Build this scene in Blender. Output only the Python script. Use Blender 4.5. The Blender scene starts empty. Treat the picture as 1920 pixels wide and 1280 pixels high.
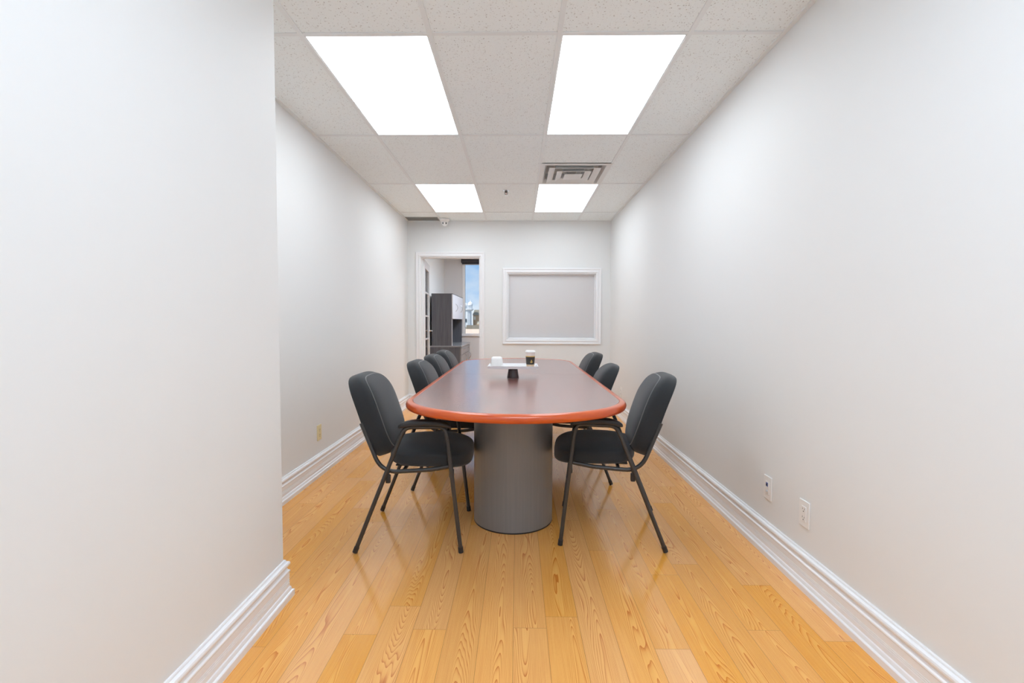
import bpy, math, random
from mathutils import Matrix, Vector
random.seed(7)
PI = math.pi
C = bpy.context.scene.collection
sc = bpy.context.scene

# ------------------------------------------------------------------ camera
CAM_Z = 1.1465
F_PX, YAW, PITCH, ROLL = 893.88, 0.01129, 0.04151, -0.0027
def _cam():
    cd = bpy.data.cameras.new('camera'); o = bpy.data.objects.new('camera', cd); C.objects.link(o)
    cd.sensor_fit = 'HORIZONTAL'; cd.sensor_width = 36.0; cd.lens = 36.0 * F_PX / 1920.0
    cd.clip_start = 0.02; cd.clip_end = 2000
    R = Matrix.Rotation(YAW, 3, 'Z') @ Matrix.Rotation(-PITCH, 3, 'X') @ Matrix.Rotation(ROLL, 3, 'Y')
    r, f, u = R.col[0], R.col[1], R.col[2]
    m = Matrix(((r[0], u[0], -f[0], 0), (r[1], u[1], -f[1], 0), (r[2], u[2], -f[2], CAM_Z), (0, 0, 0, 1)))
    o.matrix_world = m
    sc.camera = o
_cam()

# ------------------------------------------------------------------ light levels and exposure
PANEL_STRENGTH = 3.75
OFFICE_FILL_STRENGTH = 14.0
REAR_FILL_STRENGTH = 4.1
SKY_STRENGTH = 0.68
sc.view_settings.view_transform = 'Standard'
sc.view_settings.look = 'None'
sc.view_settings.exposure = 0.68
sc.view_settings.gamma = 1.0
sc.view_settings.use_curve_mapping = False
try:
    sc.cycles.use_denoising = True
    sc.cycles.max_bounces = 14
    sc.cycles.diffuse_bounces = 8
    sc.cycles.sample_clamp_indirect = 6
except Exception:
    pass

# world: blue daytime sky with drifting clouds
w = bpy.data.worlds.new('sky'); sc.world = w; w.use_nodes = True
nt = w.node_tree; nt.nodes.clear()
out = nt.nodes.new('ShaderNodeOutputWorld'); bg = nt.nodes.new('ShaderNodeBackground')
tc = nt.nodes.new('ShaderNodeTexCoord'); mp = nt.nodes.new('ShaderNodeMapping')
mp.inputs['Scale'].default_value = (5.5, 1.0, 9.0); mp.inputs['Location'].default_value = (0.35, 0.0, 0.15)
mp.inputs['Rotation'].default_value = (0, math.radians(35), 0)
nz = nt.nodes.new('ShaderNodeTexNoise'); nz.inputs['Scale'].default_value = 1.6; nz.inputs['Detail'].default_value = 7
cr = nt.nodes.new('ShaderNodeValToRGB')
cr.color_ramp.elements[0].position = 0.42; cr.color_ramp.elements[0].color = (0.31, 0.54, 0.87, 1)
cr.color_ramp.elements[1].position = 0.66; cr.color_ramp.elements[1].color = (0.80, 0.87, 0.95, 1)
nt.links.new(tc.outputs['Generated'], mp.inputs['Vector']); nt.links.new(mp.outputs['Vector'], nz.inputs['Vector'])
nt.links.new(nz.outputs['Fac'], cr.inputs['Fac']); nt.links.new(cr.outputs['Color'], bg.inputs['Color'])
bg.inputs['Strength'].default_value = SKY_STRENGTH
nt.links.new(bg.outputs['Background'], out.inputs['Surface'])

sd = bpy.data.lights.new('sun', 'SUN'); so = bpy.data.objects.new('sun', sd); C.objects.link(so)
sd.energy = 2.6; sd.angle = 0.02; sd.color = (1.0, 0.95, 0.87)
so.rotation_euler = (math.radians(42), 0, math.radians(-38)); so.location = (0, -5, 30)

# ------------------------------------------------------------------ helpers
class MB:
    """collects shapes and links them as one mesh object"""
    def __init__(s): s.v = []; s.f = []
    def add(s, v, f):
        o = len(s.v); s.v += [tuple(p) for p in v]; s.f += [tuple(i + o for i in q) for q in f]; return s
    def box(s, x0, x1, y0, y1, z0, z1):
        return s.add([(x0,y0,z0),(x1,y0,z0),(x1,y1,z0),(x0,y1,z0),(x0,y0,z1),(x1,y0,z1),(x1,y1,z1),(x0,y1,z1)],
                     [(0,3,2,1),(4,5,6,7),(0,1,5,4),(1,2,6,5),(2,3,7,6),(3,0,4,7)])
    def tube(s, path, r, n=12, caps=True):
        P = [Vector(p) for p in path]; rings = []
        t0 = (P[1] - P[0]).normalized()
        up = Vector((0,0,1)) if abs(t0.z) < 0.9 else Vector((1,0,0))
        nrm = (up - t0 * up.dot(t0)).normalized()
        vs = []; fs = []
        for i, p in enumerate(P):
            if i == 0: t = t0
            elif i == len(P) - 1: t = (P[-1] - P[-2]).normalized()
            else: t = ((P[i+1] - P[i]).normalized() + (P[i] - P[i-1]).normalized()).normalized()
            nrm = (nrm - t * nrm.dot(t)).normalized(); b = t.cross(nrm)
            rr = r[i] if isinstance(r, (list, tuple)) else r
            for k in range(n):
                a = 2 * PI * k / n
                vs.append(p + (nrm * math.cos(a) + b * math.sin(a)) * rr)
        for i in range(len(P) - 1):
            for k in range(n):
                k2 = (k + 1) % n
                fs.append((i*n+k, i*n+k2, (i+1)*n+k2, (i+1)*n+k))
        if caps:
            fs.append(tuple(range(n - 1, -1, -1))); o = (len(P) - 1) * n; fs.append(tuple(range(o, o + n)))
        return s.add(vs, fs)
    def lathe(s, prof, c=(0,0,0), n=48, M=None, caps=True):
        """prof: list of (radius, z); closed with caps where radius > 0"""
        vs = []; fs = []
        for (r, z) in prof:
            for k in range(n):
                a = 2 * PI * k / n; vs.append(Vector((r * math.cos(a), r * math.sin(a), z)))
        for i in range(len(prof) - 1):
            for k in range(n):
                k2 = (k + 1) % n
                fs.append((i*n+k, i*n+k2, (i+1)*n+k2, (i+1)*n+k))
        if caps and prof[0][0] > 1e-6: fs.append(tuple(range(n - 1, -1, -1)))
        if caps and prof[-1][0] > 1e-6: o = (len(prof)-1)*n; fs.append(tuple(range(o, o + n)))
        if M is not None: vs = [M @ v for v in vs]
        vs = [v + Vector(c) for v in vs]
        return s.add(vs, fs)
    def sweep(s, path, prof, left=False, closed=False):
        """sweep prof [(offset, z)] along a level path [(x, y)], mitred; offset goes to the right of travel (left=True: left)"""
        n = len(path); m = len(prof); vs = []; fs = []
        sg = 1 if left else -1
        for i in range(n):
            p = Vector(path[i]).to_2d()
            a = Vector(path[i-1]).to_2d() if (i > 0 or closed) else None
            b = Vector(path[(i+1) % n]).to_2d() if (i < n-1 or closed) else None
            nn = []
            for u, v in ((a, p), (p, b)):
                if u is None or v is None: continue
                d = (v - u).normalized(); nn.append(Vector((-d.y, d.x)) * sg)
            if len(nn) == 1: q = nn[0]
            else:
                q = (nn[0] + nn[1]).normalized(); q = q / max(0.2, q.dot(nn[0]))
            for (o, z) in prof: vs.append((p.x + q.x*o, p.y + q.y*o, z))
        for i in range(n if closed else n - 1):
            j = (i + 1) % n
            for k in range(m - 1): fs.append((i*m+k, j*m+k, j*m+k+1, i*m+k+1))
        if not closed:
            fs.append(tuple(range(m))); fs.append(tuple(reversed(range((n-1)*m, n*m))))
        return s.add(vs, fs)
    def build(s, name, mat, parent=None, smooth=False, bevel=0, seg=2, auto=None):
        me = bpy.data.meshes.new(name); me.from_pydata(s.v, [], s.f); me.update()
        import bmesh
        bm = bmesh.new(); bm.from_mesh(me); bmesh.ops.remove_doubles(bm, verts=bm.verts, dist=1e-6)
        bmesh.ops.recalc_face_normals(bm, faces=bm.faces); bm.to_mesh(me); bm.free()
        me.materials.append(mat)
        o = bpy.data.objects.new(name, me); C.objects.link(o)
        if parent: o.parent = parent
        if bevel:
            b = o.modifiers.new('bevel', 'BEVEL'); b.width = bevel; b.segments = seg; b.limit_method = 'ANGLE'; b.angle_limit = math.radians(35)
        if smooth or bevel:
            for p in me.polygons: p.use_smooth = True
            try: me.set_sharp_from_angle(angle=math.radians(auto or 40))
            except Exception: pass
        return o

def tag(o, label=None, cat=None, group=None, kind=None):
    if label: o['label'] = label
    if cat: o['category'] = cat
    if group: o['group'] = group
    if kind: o['kind'] = kind
    return o
def thing(name, label, cat, loc=(0,0,0), rz=0, group=None):
    o = bpy.data.objects.new(name, None); C.objects.link(o); o.location = loc; o.rotation_euler = (0, 0, rz)
    o.empty_display_size = 0.05
    return tag(o, label, cat, group)
def struct(o): o['kind'] = 'structure'; return o

def fillet(pts, r, n=6):
    """round the inner corners of a 3-D polyline"""
    P = [Vector(p) for p in pts]; out = [P[0]]
    for i in range(1, len(P) - 1):
        rr = r[i-1] if isinstance(r, (list, tuple)) else r
        a, b = P[i-1] - P[i], P[i+1] - P[i]
        d = min(rr, a.length * 0.49, b.length * 0.49)
        s, e = P[i] + a.normalized() * d, P[i] + b.normalized() * d
        for k in range(n + 1):
            t = k / n; out.append(s * (1-t)**2 + P[i] * 2*t*(1-t) + e * t*t)
    out.append(P[-1]); return out

# ------------------------------------------------------------------ materials
def mat(name, col, rough=0.5, metal=0.0, **kw):
    m = bpy.data.materials.new(name); m.use_nodes = True
    b = m.node_tree.nodes['Principled BSDF']
    b.inputs['Base Color'].default_value = (*col, 1); b.inputs['Roughness'].default_value = rough
    b.inputs['Metallic'].default_value = metal
    for k, v in kw.items(): b.inputs[k.replace('_', ' ')].default_value = v
    return m
def nodes(m): return m.node_tree.nodes, m.node_tree.links, m.node_tree.nodes['Principled BSDF']
def math_node(N, L, op, a, b=None, c=None):
    n = N.new('ShaderNodeMath'); n.operation = op
    for i, x in enumerate((a, b, c)):
        if x is None: continue
        if isinstance(x, (int, float)): n.inputs[i].default_value = x
        else: L.new(x, n.inputs[i])
    return n.outputs[0]
def add_noise_bump(m, scale, strength, dist=0.001, detail=3, coords='Object', var=None):
    N, L, B = nodes(m)
    t = N.new('ShaderNodeTexCoord'); n = N.new('ShaderNodeTexNoise'); n.inputs['Scale'].default_value = scale; n.inputs['Detail'].default_value = detail
    L.new(t.outputs[coords], n.inputs['Vector'])
    b = N.new('ShaderNodeBump'); b.inputs['Strength'].default_value = strength; b.inputs['Distance'].default_value = dist
    L.new(n.outputs['Fac'], b.inputs['Height']); L.new(b.outputs['Normal'], B.inputs['Normal'])
    if var:
        c0, c1 = var
        r = N.new('ShaderNodeValToRGB'); r.color_ramp.elements[0].position = 0.35; r.color_ramp.elements[1].position = 0.65
        r.color_ramp.elements[0].color = (*c0, 1); r.color_ramp.elements[1].color = (*c1, 1)
        L.new(n.outputs['Fac'], r.inputs['Fac']); L.new(r.outputs['Color'], B.inputs['Base Color'])
    return m

M_wall = add_noise_bump(mat('wall_paint', (0.79, 0.806, 0.806), 0.6, Specular_IOR_Level=0.3), 220, 0.04)
M_officewall = add_noise_bump(mat('office_wall_paint', (0.68, 0.68, 0.695), 0.6), 220, 0.04)
M_trim = mat('white_trim_gloss', (0.86, 0.87, 0.89), 0.25)
M_grid = mat('ceiling_grid_white', (0.80, 0.84, 0.85), 0.45)
M_white = mat('white_plastic', (0.84, 0.84, 0.83), 0.3)
M_cream = mat('cream_plastic', (0.74, 0.66, 0.40), 0.3)
M_black = mat('black_plastic', (0.012, 0.012, 0.013), 0.35)
M_darkhole = mat('dark_slot', (0.05, 0.05, 0.055), 0.6)
M_chrome = mat('chrome', (0.75, 0.75, 0.76), 0.18, 1.0)
M_tube = add_noise_bump(mat('black_powder_coat', (0.035, 0.034, 0.033), 0.32, Specular_IOR_Level=0.6), 400, 0.15)
M_arm = mat('armrest_rubber', (0.022, 0.022, 0.024), 0.42)
M_fabric = add_noise_bump(mat('charcoal_fabric', (0.02, 0.022, 0.025), 0.9, Sheen_Weight=0.22, Sheen_Roughness=0.5), 900, 0.5, 0.0006,
                          var=((0.011, 0.013, 0.016), (0.024, 0.028, 0.032)))
M_worn_highlight = mat('worn_highlight_fabric', (0.11, 0.115, 0.118), 0.9, Sheen_Weight=0.5)

def wood_floor():
    m = mat('oak_laminate', (0.8, 0.5, 0.2), 0.2)
    N, L, B = nodes(m); MN = lambda *a: math_node(N, L, *a)
    W, LEN = 0.1245, 1.25
    t = N.new('ShaderNodeTexCoord'); s = N.new('ShaderNodeSeparateXYZ'); L.new(t.outputs['Object'], s.inputs[0])
    u = MN('DIVIDE', MN('ADD', s.outputs['X'], 20 * W + 0.012), W)
    ix = MN('FLOOR', u); fx = MN('SUBTRACT', u, ix)
    def rnd(vec_in, k):
        n = N.new('ShaderNodeTexWhiteNoise'); n.noise_dimensions = '3D'
        cx = N.new('ShaderNodeCombineXYZ'); L.new(vec_in[0], cx.inputs[0])
        if len(vec_in) > 1: L.new(vec_in[1], cx.inputs[1])
        cx.inputs[2].default_value = k
        L.new(cx.outputs[0], n.inputs['Vector']); return n.outputs['Value']
    r0 = rnd([ix], 3.7)
    v = MN('ADD', MN('DIVIDE', s.outputs['Y'], LEN), MN('MULTIPLY', r0, 7.0))
    iy = MN('FLOOR', v); fy = MN('SUBTRACT', v, iy)
    ra, rb, rc = rnd([ix, iy], 1.1), rnd([ix, iy], 5.3), rnd([ix, iy], 9.9)
    # grain: contour lines of a stretched noise field plus a parabola across the plank give cathedral arches
    xl = MN('SUBTRACT', fx, MN('ADD', 0.3, MN('MULTIPLY', ra, 0.4)))
    cv = N.new('ShaderNodeCombineXYZ')
    L.new(MN('MULTIPLY', xl, 1.0), cv.inputs[0]); L.new(MN('MULTIPLY', s.outputs['Y'], 0.75), cv.inputs[1]); L.new(MN('MULTIPLY', rb, 57.0), cv.inputs[2])
    nz = N.new('ShaderNodeTexNoise'); nz.inputs['Scale'].default_value = 1.5; nz.inputs['Detail'].default_value = 1.5; nz.inputs['Roughness'].default_value = 0.4
    L.new(cv.outputs[0], nz.inputs['Vector'])
    par = MN('MULTIPLY', MN('MULTIPLY', xl, xl), 3.6)
    sgn = MN('SUBTRACT', MN('MULTIPLY', MN('GREATER_THAN', rc, 0.3), 2.0), 1.0)
    yy = MN('MULTIPLY', MN('MULTIPLY', s.outputs['Y'], 0.34), sgn)
    field = MN('ADD', MN('ADD', par, yy), MN('MULTIPLY', nz.outputs['Fac'], 1.7))
    ring = MN('FRACT', MN('MULTIPLY', field, 17.0))
    line = MN('POWER', ring, 2.6)                       # saw-tooth rings: soft rise, sharp edge
    # fine fibre
    cf = N.new('ShaderNodeCombineXYZ'); L.new(MN('MULTIPLY', s.outputs['X'], 260.0), cf.inputs[0]); L.new(MN('MULTIPLY', s.outputs['Y'], 5.0), cf.inputs[1]); L.new(MN('MULTIPLY', ra, 40.0), cf.inputs[2])
    nf = N.new('ShaderNodeTexNoise'); nf.inputs['Scale'].default_value = 1.0; nf.inputs['Detail'].default_value = 3
    L.new(cf.outputs[0], nf.inputs['Vector'])
    rmp = N.new('ShaderNodeValToRGB'); e = rmp.color_ramp.elements
    e[0].position = 0.0; e[0].color = (0.88, 0.455, 0.115, 1); e[1].position = 1.0; e[1].color = (0.60, 0.185, 0.028, 1)
    e2 = rmp.color_ramp.elements.new(0.55); e2.color = (0.80, 0.365, 0.080, 1)
    fac = MN('ADD', MN('MULTIPLY', line, 1.0), MN('MULTIPLY', MN('SUBTRACT', nf.outputs['Fac'], 0.42), 0.9))
    L.new(fac, rmp.inputs['Fac'])
    hs = N.new('ShaderNodeHueSaturation'); L.new(rmp.outputs['Color'], hs.inputs['Color'])
    L.new(MN('ADD', 0.96, MN('MULTIPLY', rb, 0.09)), hs.inputs['Value']); L.new(MN('ADD', 0.90, MN('MULTIPLY', rc, 0.16)), hs.inputs['Saturation'])
    ex = MN('MINIMUM', fx, MN('SUBTRACT', 1.0, fx)); ey = MN('MINIMUM', fy, MN('SUBTRACT', 1.0, fy))
    sx = MN('LESS_THAN', ex, 0.0058); sy = MN('LESS_THAN', ey, 0.0006)
    seam = MN('MAXIMUM', MN('MULTIPLY', sx, 0.75), MN('MULTIPLY', sy, 0.6))
    mx = N.new('ShaderNodeMix'); mx.data_type = 'RGBA'
    L.new(seam, mx.inputs['Factor']); L.new(hs.outputs['Color'], mx.inputs['A']); mx.inputs['B'].default_value = (0.26, 0.115, 0.035, 1)
    L.new(mx.outputs['Result'], B.inputs['Base Color'])
    bp = N.new('ShaderNodeBump'); bp.inputs['Strength'].default_value = 0.25; bp.inputs['Distance'].default_value = 0.001
    L.new(MN('SUBTRACT', 1.0, MN('ADD', seam, MN('MULTIPLY', nf.outputs['Fac'], 0.12))), bp.inputs['Height']); L.new(bp.outputs['Normal'], B.inputs['Normal'])
    B.inputs['Roughness'].default_value = 0.15; B.inputs['Specular IOR Level'].default_value = 0.75
    return m
M_floor = wood_floor()

def ceiling_tile():
    m = mat('fissured_ceiling_tile', (0.72, 0.70, 0.675), 0.9)
    N, L, B = nodes(m); MN = lambda *a: math_node(N, L, *a)
    t = N.new('ShaderNodeTexCoord')
    v = N.new('ShaderNodeTexVoronoi'); v.inputs['Scale'].default_value = 85; v.inputs['Randomness'].default_value = 1.0; L.new(t.outputs['Object'], v.inputs['Vector'])
    n1 = N.new('ShaderNodeTexNoise'); n1.inputs['Scale'].default_value = 110; n1.inputs['Detail'].default_value = 2; L.new(t.outputs['Object'], n1.inputs['Vector'])
    sepc = N.new('ShaderNodeSeparateColor'); L.new(v.outputs['Color'], sepc.inputs[0])
    rad = MN('MULTIPLY', sepc.outputs[0], 0.30)
    spot = MN('LESS_THAN', v.outputs['Distance'], MN('MULTIPLY', rad, MN('GREATER_THAN', sepc.outputs[1], 0.45)))
    spot2 = MN('GREATER_THAN', n1.outputs['Fac'], 0.66)
    h = MN('MAXIMUM', spot, MN('MULTIPLY', spot2, 0.6))
    mx = N.new('ShaderNodeMix'); mx.data_type = 'RGBA'
    L.new(h, mx.inputs['Factor']); mx.inputs['A'].default_value = (0.87, 0.93, 0.94, 1); mx.inputs['B'].default_value = (0.56, 0.57, 0.565, 1)
    L.new(mx.outputs['Result'], B.inputs['Base Color'])
    bp = N.new('ShaderNodeBump'); bp.inputs['Strength'].default_value = 0.35; bp.inputs['Distance'].default_value = 0.002
    L.new(MN('SUBTRACT', n1.outputs['Fac'], h), bp.inputs['Height']); L.new(bp.outputs['Normal'], B.inputs['Normal'])
    return m
M_tile = ceiling_tile()

def emis(name, col, s):
    m = bpy.data.materials.new(name); m.use_nodes = True; N = m.node_tree.nodes; N.clear()
    o = N.new('ShaderNodeOutputMaterial'); e = N.new('ShaderNodeEmission'); e.inputs['Color'].default_value = (*col, 1); e.inputs['Strength'].default_value = s
    m.node_tree.links.new(e.outputs[0], o.inputs['Surface']); return m
M_panel = emis('lit_led_diffuser', (0.90, 0.965, 1.03), PANEL_STRENGTH)
M_rear_fill = emis('cool_fill_diffuser', (0.86, 0.965, 1.09), REAR_FILL_STRENGTH)
M_office_fill = emis('office_fill_diffuser', (0.89, 0.97, 1.07), OFFICE_FILL_STRENGTH)

def wood(name, dark, light, rough, scale=(60, 3, 60), coat=0.5, coat_rough=0.12, spec=0.5, cior=1.5):
    m = mat(name, light, rough, Coat_Weight=coat, Coat_Roughness=coat_rough, Coat_IOR=cior, Specular_IOR_Level=spec)
    N, L, B = nodes(m)
    t = N.new('ShaderNodeTexCoord'); mp = N.new('ShaderNodeMapping'); mp.inputs['Scale'].default_value = scale
    n = N.new('ShaderNodeTexNoise'); n.inputs['Scale'].default_value = 1; n.inputs['Detail'].default_value = 5; n.inputs['Distortion'].default_value = 0.6
    r = N.new('ShaderNodeValToRGB'); r.color_ramp.elements[0].position = 0.3; r.color_ramp.elements[1].position = 0.72
    r.color_ramp.elements[0].color = (*dark, 1); r.color_ramp.elements[1].color = (*light, 1)
    L.new(t.outputs['Object'], mp.inputs['Vector']); L.new(mp.outputs['Vector'], n.inputs['Vector']); L.new(n.outputs['Fac'], r.inputs['Fac'])
    L.new(r.outputs['Color'], B.inputs['Base Color']); return m
M_mahog = wood('red_mahogany', (0.15, 0.034, 0.020), (0.30, 0.074, 0.042), 0.26, (14, 3, 14), 1.0, 0.24, spec=0.9, cior=2.9)
M_edge = wood('cherry_edge', (0.54, 0.066, 0.007), (0.70, 0.120, 0.012), 0.3, (6, 6, 40), 0.6, 0.1, cior=1.5)
M_greywood = wood('charcoal_woodgrain', (0.080, 0.084, 0.100), (0.125, 0.130, 0.150), 0.5, (40, 40, 2.5), 0.0)
M_drum = wood('graphite_laminate', (0.20, 0.212, 0.222), (0.222, 0.234, 0.245), 0.36, (90, 90, 2), 0.0, spec=0.7)

# ------------------------------------------------------------------ measures of the place
XL, XR, XN, YN, YB, H = -1.4815, 1.2473, -0.9617, 1.9172, 6.442, 2.493
T = 0.6096; GX0, GY0 = -1.0253, 2.2916
YR = -4.6            # wall behind the camera
XFL, YOPEN = -4.2, 0.15   # unseen space, widened to the left behind the camera for more light
WT = 0.12            # wall thickness
DX0, DX1, DZ = -1.312, -0.500, 2.020          # doorway
WX0, WX1, WZ0, WZ1 = -0.150, 1.072, 0.895, 1.812   # interior window opening
OB = 9.62            # inner face of the office's outer wall
OX1 = 2.3
OWX0, OWX1, OWZ0, OWZ1 = -1.105, 0.95, 0.885, 2.40

# ------------------------------------------------------------------ setting
struct(MB().box(XL-0.3, OX1+0.3, YOPEN-0.25, OB+0.15, -0.12, 0.0).build('floor', M_floor))
M_bounce_carpet = add_noise_bump(mat('neutral_bounce_carpet', (0.42, 0.44, 0.47), 0.95), 400, 0.6)  # unseen carpet, added so the rear floor bounces neutral light
struct(MB().box(XFL-0.3, XR+0.3, YR-0.2, YOPEN-0.25, -0.12, 0.0).build('floor_bounce_carpet', M_bounce_carpet))

# ceiling tiles (one mesh), leaving the openings of lamps, diffuser and grille
def gx(k): return GX0 + k * T
def gy(j): return GY0 + j * 2 * T
openings = []      # (x0,x1,y0,y1)
for (k, j) in ((0, 0), (2, 0), (0, 2), (2, 2)): openings.append((gx(k), gx(k+1), gy(j), gy(j+1)))
VENT = (gx(2), gx(3), gy(2) - T, gy(2)); openings.append(VENT)
GRILLE = (XL + 0.01, gx(0), 6.215, YB - 0.012); openings.append(GRILLE)
xs = sorted(set([XFL - 0.05] + [gx(k) for k in range(-5, 0)] + [gx(k) for k in range(4)] + [XR + 0.05, GRILLE[0]]))
ys = sorted(set([YR - 0.05] + [gy(j) for j in range(-4, 4)] + [VENT[2], GRILLE[2], GRILLE[3], YB + 0.05]))
mb = MB()
for a in range(len(xs) - 1):
    for b in range(len(ys) - 1):
        cx, cy = (xs[a] + xs[a+1]) / 2, (ys[b] + ys[b+1]) / 2
        if any(o[0] < cx < o[1] and o[2] < cy < o[3] for o in openings): continue
        mb.box(xs[a], xs[a+1], ys[b], ys[b+1], H + 0.004, H + 0.02)
ceil = struct(mb.build('ceiling', M_tile))
mb = MB(); BW = 0.012
for k in range(-5, 4): mb.box(gx(k) - BW, gx(k) + BW, YR, YB if k >= 0 else YOPEN, H - 0.001, H + 0.0045)
for j in range(-4, 4):
    mb.box(XL if j > -2 else XFL, XR, gy(j) - BW, gy(j) + BW, H - 0.0004, H + 0.0045)
g = mb.build('ceiling_grid', M_grid, ceil, bevel=0.001, seg=1)
mb = MB()
mb.box(XR - 0.022, XR, YR, YB, H - 0.003, H + 0.004); mb.box(XL, XL + 0.022, YN, YB, H - 0.003, H + 0.004)
mb.box(XL + 0.022, XR - 0.022, YB - 0.022, YB, H - 0.003, H + 0.004); mb.box(XN, XN + 0.022, YOPEN, YN, H - 0.003, H + 0.004); mb.box(XL, XN, YN, YN + 0.022, H - 0.003, H + 0.004)
mb.build('wall_angle', M_grid, ceil)
struct(MB().box(XFL-0.2, OX1+0.2, YR-0.2, OB+0.2, 2.95, 3.05).build('ceiling_sun_block', M_grid))  # unseen slab added to keep sunlight out of the rooms

struct(MB().box(XR, XR + WT, YR, YB, 0, 2.95).build('wall_right', M_wall))
struct(MB().box(XL - WT, XL, YN, OB, 0, 2.95).build('wall_left', M_wall))
struct(MB().box(XL - WT, XN, YOPEN, YN, 0, 2.95).build('wall_near_left', M_wall, bevel=0.004))
struct(MB().box(XFL - WT, XR + WT, YR - WT, YR, 0, 2.95).build('wall_rear', M_wall))
struct(MB().box(XFL - WT, XFL, YR, YOPEN + WT, 0, 2.95).build('wall_far_left', M_wall))
struct(MB().box(XFL, XL - WT, YOPEN, YOPEN + WT, 0, 2.95).build('wall_rear_left', M_wall))
mb = MB()   # back wall with doorway and interior window
mb.box(XL, DX0, YB, YB+WT, 0, 2.95); mb.box(DX0, DX1, YB, YB+WT, DZ, 2.95); mb.box(DX1, WX0, YB, YB+WT, 0, 2.95)
mb.box(WX0, WX1, YB, YB+WT, 0, WZ0); mb.box(WX0, WX1, YB, YB+WT, WZ1, 2.95); mb.box(WX1, OX1, YB, YB+WT, 0, 2.95)
struct(mb.build('wall_back', M_wall))
mb = MB()   # office outer wall with its window
mb.box(XL, OWX0, OB, OB+0.18, 0, 2.95); mb.box(OWX1, OX1+WT, OB, OB+0.18, 0, 2.95)
mb.box(OWX0, OWX1, OB, OB+0.18, 0, OWZ0); mb.box(OWX0, OWX1, OB, OB+0.18, OWZ1, 2.95)
struct(mb.build('wall_office', M_officewall))
struct(MB().box(OX1, OX1+WT, YB, OB, 0, 2.95).build('wall_office_right', M_officewall))
struct(MB().box(XL, OX1, YB+WT, OB, H, H+0.02).build('ceiling_office', M_tile))

# baseboards
PROF = [(0,0), (0.030,0), (0.030,0.024), (0.0275,0.027), (0.0225,0.029), (0.0215,0.036), (0.0195,0.042), (0.0160,0.045),
        (0.0160,0.062), (0.0135,0.064), (0.0160,0.066), (0.0160,0.069), (0.0135,0.071), (0.0160,0.073), (0.0160,0.076), (0.0135,0.078), (0.0160,0.080),
        (0.0160,0.104), (0.0185,0.108), (0.0180,0.113), (0.0125,0.117), (0.0100,0.123), (0.0105,0.128), (0.0150,0.131), (0.0185,0.137), (0.0190,0.143),
        (0.0165,0.149), (0.0110,0.152), (0.0075,0.153), (0.0065,0.158), (0.004,0.161), (0,0.161)]
struct(MB().sweep([(XL, YOPEN), (XN, YOPEN), (XN, YN), (XL, YN), (XL, YB), (DX0-0.058, YB)], PROF).build('baseboard_left', M_trim, smooth=True, auto=25))
struct(MB().sweep([(DX1+0.058, YB), (XR, YB), (XR, YR)], PROF).build('baseboard_right', M_trim, smooth=True, auto=25))

# door and window casings: mitred frames built round a rectangle in the plane of the back wall
def casing(name, x0, x1, z0, z1, y, wd, prof, bottom=True, parent=None):
    """prof: (distance outward from opening, depth towards the camera)"""
    path = [(x0, z0), (x0, z1), (x1, z1), (x1, z0)]
    m = MB().sweep(path, prof, left=True, closed=bottom)
    m.v = [(a, y - c, b) for (a, b, c) in m.v]
    return m.build(name, M_trim, parent, smooth=True, auto=25)
CP = [(0,0), (0,0.013), (0.004,0.016), (0.018,0.016), (0.022,0.012), (0.034,0.013), (0.046,0.020), (0.052,0.021), (0.058,0.017), (0.058,0)]
cs = struct(casing('trim_1', DX0, DX1, 0, DZ, YB, 0.058, CP, bottom=False))
mb = MB(); mb.box(DX0, DX0+0.012, YB-0.001, YB+WT+0.001, 0, DZ); mb.box(DX1-0.012, DX1, YB-0.001, YB+WT+0.001, 0, DZ); mb.box(DX0+0.012, DX1-0.012, YB-0.001, YB+WT+0.001, DZ-0.012, DZ)
mb.box(DX0+0.012, DX0+0.022, YB+0.05, YB+0.085, 0, DZ-0.012); mb.box(DX1-0.022, DX1-0.012, YB+0.05, YB+0.085, 0, DZ-0.012); mb.box(DX0+0.022, DX1-0.022, YB+0.05, YB+0.085, DZ-0.022, DZ-0.012)
mb.build('door_jamb', M_trim, cs)

win = MB()
win.box(WX0, WX0+0.020, YB-0.004, YB+WT, WZ0, WZ1); win.box(WX1-0.020, WX1, YB-0.004, YB+WT, WZ0, WZ1)
win.box(WX0+0.020, WX1-0.020, YB-0.004, YB+WT, WZ1-0.020, WZ1); win.box(WX0+0.020, WX1-0.020, YB-0.004, YB+WT, WZ0, WZ0+0.020)
W1 = struct(win.build('window_1', M_trim, bevel=0.002))
casing('window_casing', WX0+0.006, WX1-0.006, WZ0+0.006, WZ1-0.006, YB, 0.058, CP, parent=W1)
st = [(0,0.0), (0,-0.022), (-0.014,-0.022), (-0.018,-0.012), (-0.018,0.0)]
m = MB().sweep([(WX0+0.02, WZ0+0.02), (WX0+0.02, WZ1-0.02), (WX1-0.02, WZ1-0.02), (WX1-0.02, WZ0+0.02)], [(0,0),(0,0.024),(-0.012,0.024),(-0.016,0.010),(-0.016,0)], left=True, closed=True)
m.v = [(a, YB + 0.056 - c, b) for (a, b, c) in m.v]; m.build('glazing_stop', M_trim, W1)
M_frost = mat('frosted_glass', (0.86, 0.85, 0.845), 0.55, Transmission_Weight=0.0)
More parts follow.
